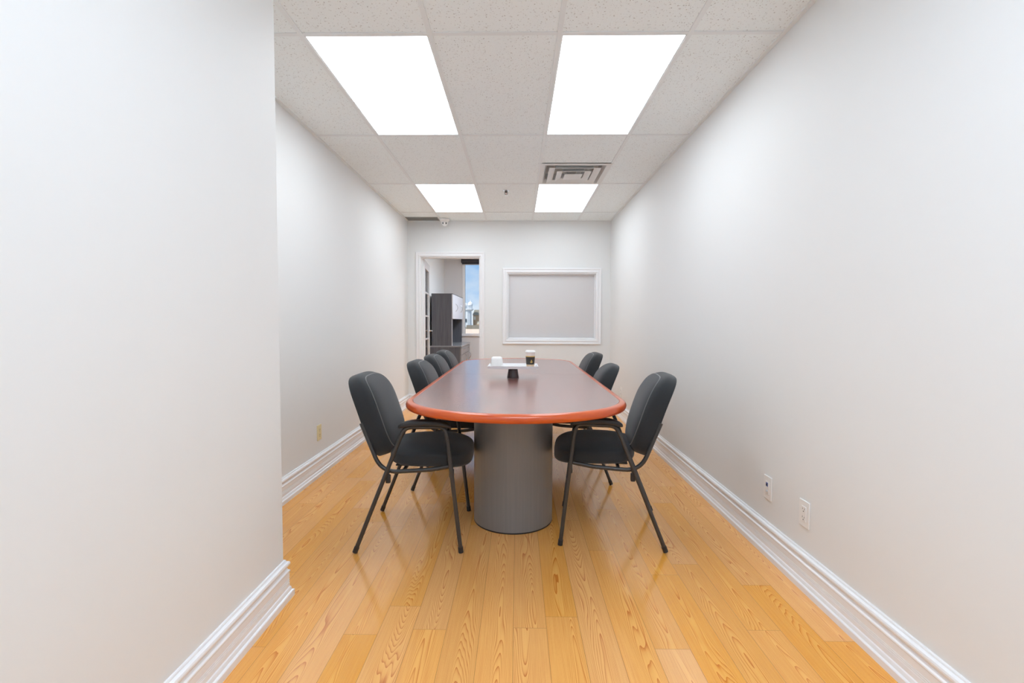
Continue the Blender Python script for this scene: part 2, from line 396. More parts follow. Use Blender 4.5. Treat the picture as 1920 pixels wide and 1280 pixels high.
def frost():
    m = bpy.data.materials.new('frosted_film_glass'); m.use_nodes = True; N = m.node_tree.nodes; L = m.node_tree.links
    B = N['Principled BSDF']; B.inputs['Base Color'].default_value = (0.77, 0.775, 0.78, 1); B.inputs['Roughness'].default_value = 0.28
    o = N['Material Output']; tr = N.new('ShaderNodeBsdfTranslucent'); tr.inputs['Color'].default_value = (0.80, 0.80, 0.81, 1)
    mx = N.new('ShaderNodeMixShader'); mx.inputs[0].default_value = 0.5
    L.new(B.outputs[0], mx.inputs[1]); L.new(tr.outputs[0], mx.inputs[2]); L.new(mx.outputs[0], o.inputs['Surface'])
    return m
M_frost = frost()
MB().box(WX0+0.02, WX1-0.02, YB+0.058, YB+0.064, WZ0+0.02, WZ1-0.02).build('frosted_pane', M_frost, W1)

# office window onto the street
M_alu = mat('grey_window_metal', (0.30, 0.30, 0.31), 0.4)
M_glass = mat('clear_glass', (1, 1, 1), 0.0, IOR=1.45, Transmission_Weight=1.0)
def thin_glass():
    m = bpy.data.materials.new('thin_clear_glass'); m.use_nodes = True; N = m.node_tree.nodes; L = m.node_tree.links
    for n in list(N): N.remove(n)
    o = N.new('ShaderNodeOutputMaterial'); t = N.new('ShaderNodeBsdfTransparent'); g = N.new('ShaderNodeBsdfGlossy'); g.inputs['Roughness'].default_value = 0.02
    t.inputs['Color'].default_value = (0.96, 0.97, 0.97, 1)
    f = N.new('ShaderNodeFresnel'); f.inputs['IOR'].default_value = 1.4
    mx = N.new('ShaderNodeMixShader'); L.new(f.outputs[0], mx.inputs[0]); L.new(t.outputs[0], mx.inputs[1]); L.new(g.outputs[0], mx.inputs[2]); L.new(mx.outputs[0], o.inputs['Surface'])
    return m
M_thin = thin_glass()
mb = MB()
mb.box(OWX0, OWX0+0.045, OB-0.01, OB+0.10, OWZ0, OWZ1); mb.box(OWX1-0.045, OWX1, OB-0.01, OB+0.10, OWZ0, OWZ1)
mb.box(OWX0, OWX1, OB-0.01, OB+0.10, OWZ1-0.04, OWZ1); mb.box(OWX0-0.02, OWX1+0.02, OB-0.03, OB+0.10, OWZ0-0.03, OWZ0+0.02); mb.box(-0.12, -0.07, OB, OB+0.10, OWZ0, OWZ1)
W2 = struct(mb.build('window_2', M_trim, bevel=0.002))
MB().box(OWX0+0.045, OWX1-0.045, OB+0.05, OB+0.054, OWZ0+0.02, OWZ1-0.04).build('pane', M_thin, W2)
MB().box(OWX0+0.025, OWX0+0.045, OB+0.03, OB+0.08, OWZ0+0.02, OWZ1-0.04).build('inner_frame', M_alu, W2)

rb = thing('roller_blind', 'dark rolled-up roller blind across top of the office window', 'blind', (OWX0-0.02, OB-0.01, 2.40))
M_blind = mat('dark_blind_fabric', (0.035, 0.035, 0.045), 0.6)
bw = OWX1 - OWX0 + 0.04
MB().tube([(0.0, -0.055, -0.045), (bw, -0.055, -0.045)], 0.042, 20).build('roll', M_blind, rb, smooth=True)
MB().box(0, bw, -0.10, -0.008, -0.004, 0.004).build('headrail', M_blind, rb)
MB().box(0.01, bw-0.01, -0.024, -0.016, -0.105, -0.05).build('fabric_hem', M_blind, rb)
MB().box(0.01, bw-0.01, -0.030, -0.010, -0.122, -0.105).build('bottom_bar', mat('blind_bar', (0.45,0.45,0.5), 0.4), rb)

# office door, swung open into the office
ang = math.atan2(0.78, -0.075)
D = bpy.data.objects.new('door_1', None); C.objects.link(D); D.location = (DX0 + 0.016, YB + WT + 0.006, 0.006); D.rotation_euler = (0, 0, ang); struct(D)
LW, LH, TH = 0.785, 1.995, 0.036
mb = MB(); SW = 0.105
mb.box(0, SW, -TH/2, TH/2, 0, LH); mb.box(LW-SW, LW, -TH/2, TH/2, 0, LH)
mb.box(SW, LW-SW, -TH/2, TH/2, 0, 0.22); mb.box(SW, LW-SW, -TH/2, TH/2, LH-0.11, LH)
for k in range(1, 5):
    z = 0.22 + k * (LH - 0.33) / 5; mb.box(SW, LW-SW, -TH/2+0.004, TH/2-0.004, z-0.012, z+0.012)
mb.build('door_leaf', M_trim, D, bevel=0.003)
MB().box(SW, LW-SW, -0.003, 0.003, 0.22, LH-0.11).build('door_glass', M_thin, D)
for sgn in (1, -1):
    h = MB(); h.lathe([(0.026,0),(0.026,0.006),(0.022,0.009)], M=Matrix.Rotation(-sgn*PI/2, 3, 'X'), c=(LW-0.06, sgn*TH/2, 1.0), n=24)
    h.tube([(LW-0.06, sgn*(TH/2), 1.0), (LW-0.06, sgn*(TH/2+0.05), 1.0)], 0.009, 12)
    h.tube(fillet([(LW-0.06, sgn*(TH/2+0.045), 1.0), (LW-0.10, sgn*(TH/2+0.05), 1.0), (LW-0.175, sgn*(TH/2+0.05), 1.0)], 0.01), 0.009, 12)
    h.build('door_handle', M_chrome, D, smooth=True)
for z in (0.25, 1.0, 1.75): MB().tube([(-0.006, 0.02, z-0.045), (-0.006, 0.02, z+0.045)], 0.007, 10).build('hinge', M_chrome, D, smooth=True)

# ------------------------------------------------------------------ ceiling fittings
def light_panel(x0, x1, y0, y1, label, m=M_panel, z=H):
    t = thing('light_panel', label, 'ceiling light', ((x0+x1)/2, (y0+y1)/2, z), 0, 'flat light panels in the ceiling grid')
    a, b = (x1-x0)/2 - 0.013, (y1-y0)/2 - 0.013
    MB().box(-a, a, -b, b, 0.004, 0.008).build('diffuser', m, t)
    f = MB(); f.box(-a-0.001, -a+0.004, -b, b, 0.001, 0.03); f.box(a-0.004, a+0.001, -b, b, 0.001, 0.03); f.box(-a, a, -b-0.001, -b+0.004, 0.001, 0.03); f.box(-a, a, b-0.004, b+0.001, 0.001, 0.03)
    f.box(-a, a, -b, b, 0.028, 0.034)
    f.build('frame', M_grid, t); return t
light_panel(gx(0), gx(1), gy(0), gy(1), 'large lit ceiling light panel on the left, nearer of the left pair')
light_panel(gx(2), gx(3), gy(0), gy(1), 'large lit ceiling light panel on the right, nearer of the right pair')
light_panel(gx(0), gx(1), gy(2), gy(3), 'small-looking far left lit ceiling panel, above the doorway side')
light_panel(gx(2), gx(3), gy(2), gy(3), 'far right lit ceiling panel directly behind the square air diffuser')
def rear_fill_panel(x0, y0, label):  # added panels behind the camera, fill light for near walls and ceiling
    t = light_panel(x0, x0+T, y0, y0+2*T, label, m=M_rear_fill, z=H-0.006); return t
rear_fill_panel(gx(1), gy(-2), 'added unseen fill light panel over the open end of the room')
rear_fill_panel(gx(2), gy(-2), 'added unseen fill light panel at the open end beside the right wall')
rear_fill_panel(gx(2), gy(-4), 'added unseen fill light panel by the rear wall on the right')
rear_fill_panel(gx(0), gy(-4), 'added unseen fill light panel by the rear wall in the middle')
rear_fill_panel(gx(-2), gy(-4), 'added unseen fill light panel by the rear wall, second from the left')
rear_fill_panel(gx(-4), gy(-4), 'added unseen fill light panel in the far left corner of the open end')
rear_fill_panel(gx(-2), gy(-3), 'added unseen fill light panel nearest the wall corner at the open end')
light_panel(-0.2, 0.4, 7.4, 8.6, 'added unseen fill panel inside the far office', m=M_office_fill, z=H-0.012)  # added out of view to brighten the office and frosted pane

# square supply diffuser
vx, vy = (VENT[0]+VENT[1])/2, (VENT[2]+VENT[3])/2
t = thing('air_diffuser', 'square ceiling air diffuser with nested louvres beside far right light', 'air vent', (vx, vy, H))
M_vent = mat('vent_enamel', (0.74, 0.75, 0.74), 0.4)
def sq_ring(mb, r0, z0, r1, z1, th=0.0015):
    vs = []
    for r, z in ((r0, z0), (r1, z1), (r1, z1+th), (r0, z0+th)):
        vs += [(-r,-r,z), (r,-r,z), (r,r,z), (-r,r,z)]
    fs = []
    for a in range(4):
        b = (a+1) % 4
        for k in range(4): fs.append((a*4+k, a*4+(k+1)%4, b*4+(k+1)%4, b*4+k))
    mb.add(vs, fs)
a = T/2 + 0.001
f = MB(); sq_ring(f, a, -0.003, a-0.042, -0.004); sq_ring(f, a-0.042, -0.004, a-0.062, 0.030); sq_ring(f, a-0.062, 0.030, a-0.064, 0.080)
f.build('frame', M_vent, t, smooth=True, auto=30)
f = MB(); sq_ring(f, a-0.064, 0.080, 0.152, 0.100); f.build('pan', M_vent, t)
f = MB(); sq_ring(f, 0.226, -0.014, 0.172, 0.000); sq_ring(f, 0.172, 0.000, 0.164, 0.03); f.build('louvre_ring', M_vent, t)
f = MB(); sq_ring(f, 0.152, -0.019, 0.100, -0.006); sq_ring(f, 0.100, -0.006, 0.092, 0.026); f.build('louvre_ring', M_vent, t)
MB().box(-0.080, 0.080, -0.080, 0.080, -0.024, -0.020).build('centre_plate', M_vent, t, bevel=0.002)
f = MB(); f.lathe([(0.152,0.10),(0.152,0.30),(0.0,0.30)], n=32, caps=False); f.build('duct_collar', mat('duct_shadow_metal', (0.03,0.03,0.035), 0.4), t, smooth=True)
for aa in (0.4, 1.97, 3.54, 5.1):
    MB().tube([(0.07*math.cos(aa), 0.07*math.sin(aa), -0.021), (0.14*math.cos(aa), 0.14*math.sin(aa), 0.10)], 0.003, 6).build('bracket', M_vent, t)

# egg-crate return grille
t = thing('return_grille', 'grey return air grille in ceiling corner above the doorway', 'air vent', (GRILLE[0], GRILLE[2], H))
gw, gd = GRILLE[1]-GRILLE[0]-0.012, GRILLE[3]-GRILLE[2]
M_gr = mat('grille_grey', (0.42, 0.42, 0.40), 0.5)
f = MB(); f.box(0, gw, 0, 0.014, 0, 0.012); f.box(0, gw, gd-0.014, gd, 0, 0.012); f.box(0, 0.014, 0, gd, 0, 0.012); f.box(gw-0.014, gw, 0, gd, 0, 0.012); f.build('frame', M_gr, t)
f = MB()
n = int((gw-0.028)/0.0127)
for k in range(1, n): x = 0.014 + k*(gw-0.028)/n; f.box(x-0.0006, x+0.0006, 0.014, gd-0.014, 0.001, 0.011)
n = int((gd-0.028)/0.0127)
for k in range(1, n): y = 0.014 + k*(gd-0.028)/n; f.box(0.014, gw-0.014, y-0.0006, y+0.0006, 0.001, 0.011)
f.build('egg_crate', M_gr, t)
MB().box(0, gw, 0, gd, 0.10, 0.105).build('plenum_back', mat('plenum_grey', (0.22,0.22,0.21), 0.8), t)

# turret security camera
t = thing('security_camera', 'white turret security camera on ceiling above the doorway', 'security camera', (-0.965, 6.33, H-0.001))
MB().lathe([(0.0,0),(0.066,0),(0.066,-0.010),(0.060,-0.022),(0.050,-0.034),(0.040,-0.040),(0.0,-0.040)], n=40).build('base', M_white, t, smooth=True)
prof = [(0.044*math.sin(PI*k/18), 0.044*math.cos(PI*k/18)) for k in range(19)]
ball = MB().lathe(prof, c=(0,0,-0.052), n=32).build('eyeball', M_white, t, smooth=True)
dv = Vector((0.965, -6.33, -1.15)).normalized(); RM = dv.to_track_quat('Z', 'Y').to_matrix()
bc = Vector((0,0,-0.052)); sd_ = RM @ Vector((1,0,0))
def disc(mb, c, r, d0, d1): mb.lathe([(0,d0),(r,d0),(r,d1),(0,d1)], c=c, n=24, M=RM)
f = MB(); disc(f, bc, 0.033, 0.028, 0.038); f.build('face_plate', M_white, ball, smooth=True)
for s_, mm in ((-1, M_black), (1, mat('infrared_lens', (0.06,0.06,0.06), 0.15))):
    f = MB(); disc(f, bc + sd_*s_*0.0155, 0.0125, 0.036, 0.041); f.build('lens', mm, ball, smooth=True)

# sprinkler head
t = thing('sprinkler_head', 'small metal fire sprinkler between the two far ceiling lights', 'sprinkler', (-0.121, 4.98, H+0.004))
MB().lathe([(0.0,0),(0.036,0),(0.034,-0.004),(0.018,-0.007),(0.0,-0.007)], n=28).build('escutcheon', M_chrome, t, smooth=True)
M_dkm = mat('dark_brass', (0.16,0.15,0.13), 0.35, 0.9)
MB().lathe([(0.0,-0.006),(0.015,-0.006),(0.015,-0.016),(0.010,-0.02),(0,-0.02)], n=20).build('body', M_dkm, t, smooth=True)
f = MB()
for s_ in (-1, 1): f.tube(fillet([(s_*0.012,0,-0.016),(s_*0.016,0,-0.03),(s_*0.004,0,-0.046)], 0.008), 0.0028, 8)
f.build('yoke', M_dkm, t, smooth=True)
MB().lathe([(0,-0.046),(0.016,-0.046),(0.017,-0.049),(0,-0.049)], n=20).build('deflector', M_chrome, t, smooth=True)
MB().lathe([(0,-0.02),(0.003,-0.02),(0.003,-0.046),(0,-0.046)], n=10).build('glass_bulb', mat('bulb_red', (0.5,0.05,0.03), 0.2), t, smooth=True)

# ------------------------------------------------------------------ wall plates
def plate(name, label, x, y, z, face, m, kind, cat='wall outlet'):
    """face = +1 looks towards +x, -1 towards -x"""
    t = thing(name, label, cat, (x, y, z), 0 if face > 0 else PI)
    MB().box(0, 0.006, -0.036, 0.036, -0.058, 0.058).build('cover_plate', m, t, bevel=0.003, seg=3)
    if kind == 'duplex':
        for zz in (-0.020, 0.020):
            r = MB().lathe([(0,0.0055),(0.0165,0.0055),(0.0165,0.008),(0,0.008)], M=Matrix.Rotation(PI/2,3,'Y'), c=(0,0,zz), n=24).build('socket', m, t, smooth=True)
            s = MB(); s.box(0.0078, 0.0084, -0.0075, -0.0055, zz-0.001, zz+0.008); s.box(0.0078, 0.0084, 0.0055, 0.0075, zz-0.001, zz+0.007); s.box(0.0078, 0.0084, -0.0025, 0.0025, zz-0.0105, zz-0.0055)
            s.build('slots', M_darkhole, r)
    elif kind == 'decora':
        d = MB().box(0.005, 0.008, -0.0165, 0.0165, -0.033, 0.033).build('socket_block', m, t, bevel=0.001)
        for zz in (-0.018, 0.018):
            s = MB(); s.box(0.0078, 0.0084, -0.0075, -0.0055, zz, zz+0.008); s.box(0.0078, 0.0084, 0.0055, 0.0075, zz, zz+0.007)
            s.lathe([(0,0.0078),(0.0028,0.0078),(0.0028,0.0085),(0,0.0085)], M=Matrix.Rotation(PI/2,3,'Y'), c=(0,0,zz-0.007), n=12); s.build('slots', M_darkhole, d)
    elif kind == 'jack':
        d = MB().box(0.005, 0.0078, -0.0165, 0.0165, -0.033, 0.033).build('insert', m, t, bevel=0.001)
        MB().box(0.0075, 0.0095, -0.008, 0.008, 0.008, 0.026).build('network_jack', mat('blue_jack', (0.10, 0.16, 0.45), 0.4), d)
        MB().box(0.0094, 0.0098, -0.005, 0.005, 0.011, 0.021).build('jack_opening', M_black, d)
        MB().lathe([(0,0.0075),(0.006,0.0075),(0.006,0.011),(0.0035,0.013),(0,0.013)], M=Matrix.Rotation(PI/2,3,'Y'), c=(0,0,-0.016), n=16).build('coax_plug', mat('jack_grey', (0.5,0.5,0.5), 0.4), d, smooth=True)
    return t
plate('outlet_plate', 'cream outlet cover low on the left wall behind the near chair', XL, 3.515, 0.316, 1, M_cream, 'duplex')
plate('network_plate', 'white wall plate with a blue network jack on the right wall', XR, 2.346, 0.328, -1, M_white, 'jack', 'network jack')
plate('outlet_plate', 'white double outlet nearest the camera on the right wall', XR, 2.044, 0.320, -1, M_white, 'decora')
plate('outlet_plate', 'white outlet far down the right wall, past the table corner', XR, 5.70, 0.310, -1, M_white, 'duplex')

# ------------------------------------------------------------------ conference table
TX, TA, TY0, TY1, TZ = -0.007, 0.574, 2.045, 5.31, 0.742
TM = 3.688; EB, EN = 0.46, 2.0      # end depth, end roundness
def end_curve(y_end, y_seam, sgn):
    """outline from the left seam point round the end to the right seam point; sgn=-1 near end, +1 far end"""
    yc = y_end - sgn * EB; P = []
    K = 72
    for k in range(K + 1):
        th = PI - PI * k / K
        c, s = math.cos(th), math.sin(th)
        P.append((TA * math.copysign(abs(c) ** (2/EN), c), yc + sgn * EB * abs(s) ** (2/EN)))
    return [(-TA, y_seam)] + P + [(TA, y_seam)]
def dedupe(P):
    o = [P[0]]
    for p in P[1:]:
        if math.hypot(p[0]-o[-1][0], p[1]-o[-1][1]) > 0.0015: o.append(p)
    return o
table = thing('conference_table', 'long red mahogany conference table with rounded ends and orange edge', 'table', (TX, 0, 0))
EP = [(0.036,0.7395), (0.034,0.742), (0.020,0.742), (0.012,0.7405), (0.006,0.7365), (0.002,0.730), (0.0,0.722), (0.0015,0.713), (0.006,0.706), (0.014,0.701), (0.024,0.699), (0.036,0.699)]
for (ye, ys_, sgn) in ((TY0, TM-0.002, -1), (TY1, TM+0.002, 1)):
    P = dedupe(end_curve(ye, ys_, sgn))
    left = (sgn > 0)
    # inward offset: travel is left -> end -> right ; inside lies on the left for the near end, right for the far end
    inner = MB().sweep(P, [(0.0375, 0)], left=(sgn < 0)).v
    n = len(inner)
    v = [(a, b, 0.7405) for (a, b, c) in inner] + [(a, b, 0.700) for (a, b, c) in inner]
    fc = [tuple(range(n)), tuple(reversed(range(n, 2*n)))] + [(k, (k+1) % n, n+(k+1) % n, n+k) for k in range(n)]
    # a seam-side strip keeps the inner field square with the seam
    top = MB().add(v, fc).build('tabletop', M_mahog, table)
    MB().sweep(P, EP, left=(sgn < 0)).build('edge_moulding', M_edge, top, smooth=True, auto=50)
for yc, pr_ in ((2.752, 0.228), (5.06, 0.15)):
    d = MB().lathe([(0,0.004),(pr_-0.002,0.004),(pr_,0.008),(pr_,0.699),(0,0.699)], c=(-0.015, yc, 0), n=96).build('pedestal', M_drum, table, smooth=True)
    MB().lathe([(0,0.0005),(pr_+0.0005,0.0005),(pr_+0.0005,0.007),(0,0.007)], c=(-0.015, yc, 0), n=64).build('base_ring', M_black, d, smooth=True)

# ------------------------------------------------------------------ chairs
def superq(a, b, c, e1, e2, nu=40, nv=24):
    vs = []; fs = []
    sp = lambda x, e: math.copysign(abs(x) ** e, x)
    def rp(t, e):       # even spacing in polar angle on the superellipse
        q = math.floor(t / (PI/2) + 1e-9); f = t - q * PI/2
        return q * PI/2 + (math.atan(math.tan(f) ** (1/e)) if q % 2 == 0 else PI/2 - math.atan(math.tan(PI/2 - f) ** (1/e))) if 1e-6 < f < PI/2 - 1e-6 else t
    for j in range(nv + 1):
        ph = rp(-PI/2 + PI * j / nv, e1)
        for i in range(nu):
            th = rp(2 * PI * i / nu, e2)
            vs.append([a * sp(math.cos(ph), e1) * sp(math.cos(th), e2), b * sp(math.cos(ph), e1) * sp(math.sin(th), e2), c * sp(math.sin(ph), e1)])
    for j in range(nv):
        for i in range(nu):
            i2 = (i+1) % nu; fs.append((j*nu+i, j*nu+i2, (j+1)*nu+i2, (j+1)*nu+i))
    return vs, fs

def make_chair(name, label, group):
    t = thing(name, label, 'chair', (0,0,0), 0, group)
    # local frame: x sideways, y forwards
    # seat cushion
    vs, fs = superq(0.232, 0.216, 1.0, 0.46, 0.60, 64, 32)
    V = []
    for x, y, z in vs:
        rx, ry = x/0.232, y/0.232
        up = 0.070 * (1 - 0.32*(rx*rx + 0.6*ry*ry)) if z > 0 else 0.048
        zz = 0.455 + z * up - 0.022 * max(0, ry)**2 + 0.006*max(0, -ry)**2
        xx = x * (1.0 + 0.03*ry)
        V.append((xx, y + 0.0915, zz))
    MB().add(V, fs).build('seat', M_fabric, t, smooth=True, auto=80)
    # backrest cushion, leaning back, with a soft upright crease down its middle
    E1, E2 = 0.34, 0.52
    zc = 0.655; ln = math.atan(0.335); f0 = -0.231
    def pad(x, y, z):       # unit superellipsoid -> thick leaning pad; x sideways, y up the back, z depth (front +)
        hw = 0.228 * (1 - 0.10*max(0, y)**2 - 0.06*max(0, -y)**2)
        s_ = x * hw; h_ = y * 0.224
        if z > 0: d = 0.094 * z * (1 - 0.45*max(0, y)**4 - 0.12*max(0, -y)**4) + 0.014 * z * (1 - x*x) * (1 - y*y)
        else: d = 0.016 * z
        d -= 0.022 * max(0, y)**2.5        # its top rolls back
        return (s_, f0 + d * math.cos(ln) - h_ * math.sin(ln), zc + h_ * math.cos(ln) + d * math.sin(ln))
    vs, fs = superq(1.0, 1.0, 1.0, E1, E2, 76, 40)
    bk = MB().add([pad(*v) for v in vs], fs).build('backrest', M_fabric, t, smooth=True, auto=80)
    path = []               # pale tube painting the highlight on the worn edge between front and sides
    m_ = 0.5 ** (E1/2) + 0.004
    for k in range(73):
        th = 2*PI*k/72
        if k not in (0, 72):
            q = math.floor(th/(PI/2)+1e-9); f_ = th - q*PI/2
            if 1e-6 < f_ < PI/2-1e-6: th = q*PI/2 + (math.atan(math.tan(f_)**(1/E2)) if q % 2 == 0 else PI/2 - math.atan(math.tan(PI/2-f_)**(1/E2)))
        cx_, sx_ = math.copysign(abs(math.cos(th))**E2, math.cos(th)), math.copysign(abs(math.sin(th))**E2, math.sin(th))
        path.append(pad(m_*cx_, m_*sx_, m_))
    MB().tube(path, 0.0026, 8).build('edge_highlight', M_worn_highlight, bk, smooth=True)
    # legs, arm tubes, armrests
    r = 0.0105
    for s_ in (-1, 1):
        X = s_ * 0.262
        rear_top, front_top = (X, -0.040, 0.566), (X, 0.196, 0.566)
        for foot, top in (((X, -0.260, 0.0115), rear_top), ((X, 0.261, 0.009), front_top)):
            lg = MB().tube([foot, top], r, 14).build('leg', M_tube, t, smooth=True)
            dv = (Vector(top) - Vector(foot)).normalized()
            MB().tube([Vector(foot) - dv*0.006, Vector(foot) + dv*0.022], 0.0128, 14).build('foot_cap', M_arm, lg, smooth=True)
        path = fillet([rear_top, (X, -0.012, 0.628), (X, 0.182, 0.630), front_top], [0.06, 0.06], 8)
        MB().tube(path, r, 14).build('arm_support', M_tube, t, smooth=True)
        # arm pad: rounded bar with drooping ends
        vs, fs = superq(0.026, 0.130, 0.0165, 0.6, 0.55, 28, 14)
        V = [(X + x, 0.084 + y, 0.6500 + z - 0.020 * abs(y/0.130)**3.2) for x, y, z in vs]
        MB().add(V, fs).build('armrest', M_arm, t, smooth=True, auto=80)
        # seat rail running back and up behind the cushion
        Xr = s_ * 0.222
        path = fillet([(Xr, -0.236, 0.640), (Xr, -0.138, 0.392), (Xr, 0.10, 0.405), (Xr, 0.215, 0.424)], [0.085, 0.02], 10)
        MB().tube(path, 0.0105, 14).build('seat_rail', M_tube, t, smooth=True)
        # weld stubs joining rail and side frame, and the stacking bumpers below them
        for (yy, zz) in ((-0.100, 0.397), (0.214, 0.424)):
            MB().tube([(Xr, yy, zz), (X, yy, zz)], 0.0085, 10).build('weld_stub', M_tube, t)
            MB().box(s_*0.243 - 0.009, s_*0.243 + 0.009, yy-0.012, yy+0.012, zz-0.052, zz-0.008).build('stacking_bumper', M_arm, t, bevel=0.006, seg=3)
    for yy, zz in ((-0.03, 0.398), (0.17, 0.415)):
        MB().tube([(-0.222, yy, zz), (0.222, yy, zz)], 0.0095, 10).build('crossbar', M_tube, t, smooth=True)
    MB().box(-0.17, 0.17, -0.08, 0.24, 0.408, 0.418).build('seat_board', M_arm, t, bevel=0.004)
    return t

def children(o): return [c for c in bpy.data.objects if c.parent == o]
def copy_tree(o, parent=None):
    c = o.copy(); C.objects.link(c); c.parent = parent
    for ch in children(o): copy_tree(ch, c)
    return c
GL, GR = 'office chairs along the left side of the table', 'office chairs along the right side of the table'
chair0 = make_chair('office_chair', 'black fabric armchair nearest the camera on the left of the table', GL)
# (x, y, facing angle in degrees, label, group)
spots = [(-0.545, 2.573, 1.5, None, GL),
         (-0.446, 3.440, 0.0, 'black chair on the left, second along the table from the camera', GL),
         (-0.446, 4.050, 0.0, 'black chair on the left, third along the table, before the farthest', GL),
         (-0.446, 4.650, 0.0, 'black chair farthest down the left side, beside the doorway', GL),
         (0.5175, 2.630, 172.2, 'black fabric armchair nearest the camera on the right of the table', GR),
         (0.425, 3.600, 175.0, 'middle black chair on the right, its plain domed back set lower than the others', GR),
         (0.434, 4.360, 180.0, 'black chair farthest down the right side, below the frosted window', GR)]
for i, (x, y, a, lab, grp) in enumerate(spots):
    c = chair0 if i == 0 else copy_tree(chair0)
    c.location = (x, y, 0); c.rotation_euler = (0, 0, math.radians(a - 90))
    if lab: c['label'] = lab
    c['group'] = grp
    if i == 5:      # this chair's back sits lower in its frame
        for ch in children(c):
            if ch.name.startswith('backrest'):
                ch.location.z -= 0.035
                for g_ in children(ch): bpy.data.objects.remove(g_)

# ------------------------------------------------------------------ things on the table
sx, sy = -0.031, 3.455
st_ = thing('tray_stand', 'white rectangular serving tray raised on a dark tapered foot on the table', 'tray', (sx, sy, TZ))
M_dk = mat('dark_plum_lacquer', (0.045, 0.022, 0.025), 0.25, Coat_Weight=0.5)
MB().lathe([(0,0),(0.043,0),(0.043,0.003),(0.0315,0.072),(0,0.072)], n=48).build('foot', M_dk, st_, smooth=True)
M_tray = mat('white_tray', (0.80,0.80,0.80), 0.15)
tw, td = 0.168, 0.115
f = MB(); f.box(-tw, tw, -td, td, 0.072, 0.078); f.build('tray', M_tray, st_, bevel=0.002)
rim = MB().sweep([(-tw,-td),(tw,-td),(tw,td),(-tw,td)], [(0,0.076),(0.008,0.092),(0.011,0.092),(0.004,0.073)], left=False, closed=True)
rim.build('rim', mat('tray_rim', (0.80,0.81,0.83), 0.08), st_)
TT = TZ + 0.0783
# coffee cup
cup = thing('coffee_cup', 'takeaway coffee cup with dark sleeve and gold emblem on the tray', 'cup', (0.093, 3.405, TT))
M_paper = mat('paper_beige', (0.62, 0.45, 0.30), 0.6); M_pale = mat('paper_pale', (0.80, 0.70, 0.66), 0.5)
rr = lambda z: 0.0262 + (0.0345-0.0262) * z / 0.112
def band(z0, z1, o=0.0): return [(0, z0), (rr(z0)+o, z0), (rr(z1)+o, z1), (0, z1)]
MB().lathe(band(0, 0.112), n=40).build('paper_body', M_pale, cup, smooth=True)
MB().lathe(band(0.0, 0.024, 0.0006), n=40).build('kraft_base', M_paper, cup, smooth=True)
slv = MB().lathe(band(0.022, 0.076, 0.0012), n=40).build('sleeve', mat('sleeve_dark', (0.035,0.030,0.026), 0.6), cup, smooth=True)
M_gold = mat('gold_print', (0.62, 0.40, 0.12), 0.45)
MB().lathe(band(0.0755, 0.083, 0.0011), n=40).build('gold_band', M_gold, cup, smooth=True)
MB().lathe([(0,0.108),(0.036,0.108),(0.0375,0.111),(0.036,0.114),(0.0345,0.116),(0.034,0.120),(0.031,0.122),(0,0.1215)], n=40).build('lid', M_white, cup, smooth=True)
def emblem(pts, z0, a0):
    """flat print shape wrapped on the sleeve, pts in metres about (a0, z0)"""
    vs = []; n = len(pts)
    for o in (0.0010, 0.0022):
        for (px, pz) in pts:
            z = z0 + pz; R_ = rr(z) + o; a = a0 + px / R_
            vs.append((R_*math.cos(a), R_*math.sin(a), z))
    return vs, [tuple(range(n)), tuple(range(2*n-1, n-1, -1))] + [(k, (k+1) % n, n+(k+1) % n, n+k) for k in range(n)]
a0 = -PI/2 + 0.22
emb = MB()
bowl = [(0.0095*math.cos(t_), 0.009*math.sin(t_)) for t_ in [PI + PI*k/12 for k in range(13)]] + [(0.0055*math.cos(t_), 0.001+0.0035*math.sin(t_)) for t_ in [2*PI - PI*k/8 for k in range(9)]]
drop = [(0.0, 0.016), (0.0018, 0.011), (0.0042, 0.006), (0.0042, 0.002), (0.002, 0.0), (-0.001, 0.0005), (-0.0035, 0.003), (-0.003, 0.007), (-0.0012, 0.0105)]
for sh in (bowl, drop):
    v, fcs = emblem(sh, 0.043, a0); emb.add(v, fcs)
emb.build('emblem', M_gold, slv)
# white canister
vs, fs = superq(0.042, 0.042, 0.038, 0.35, 0.45, 40, 24)
V = [(x*(1 - 0.08*max(0, z)/0.038), y*(1 - 0.08*max(0, z)/0.038), z + 0.038) for x, y, z in vs]
cn = MB().add(V, fs).build('canister', M_white, None, smooth=True, auto=80); cn.location = (-0.147, 3.405, TT)
tag(cn, 'small white rounded square canister at the left end of the tray', 'canister')

# ------------------------------------------------------------------ office furniture
M_doorw = mat('white_cabinet_laminate', (0.68,0.69,0.73), 0.35)
M_top = mat('grey_worktop', (0.27,0.28,0.30), 0.18)
M_front = mat('grey_cabinet_front', (0.26,0.26,0.275), 0.4)
M_navy = mat('dark_navy_back', (0.05,0.052,0.075), 0.5)
CY0, CY1 = 7.90, 9.34
base = thing('storage_credenza', 'low charcoal storage cabinet with grey worktop standing in the office', 'cabinet', (-1.46, CY0, 0))
Lc = CY1 - CY0; bd = 0.525
f = MB(); f.box(0, bd-0.02, 0, 0.02, 0, 0.72); f.box(0, bd-0.02, Lc-0.02, Lc, 0, 0.72); f.box(0, 0.015, 0.02, Lc-0.02, 0.06, 0.72); f.box(0, bd-0.03, 0.02, Lc-0.02, 0.06, 0.08); f.box(0.0, bd-0.06, 0.02, Lc-0.02, 0, 0.06); f.box(0, bd-0.02, Lc/2-0.01, Lc/2+0.01, 0.08, 0.72)
f.build('body', M_greywood, base)
MB().box(-0.005, bd+0.01, -0.01, Lc+0.01, 0.72, 0.745).build('worktop', M_top, base, bevel=0.002)
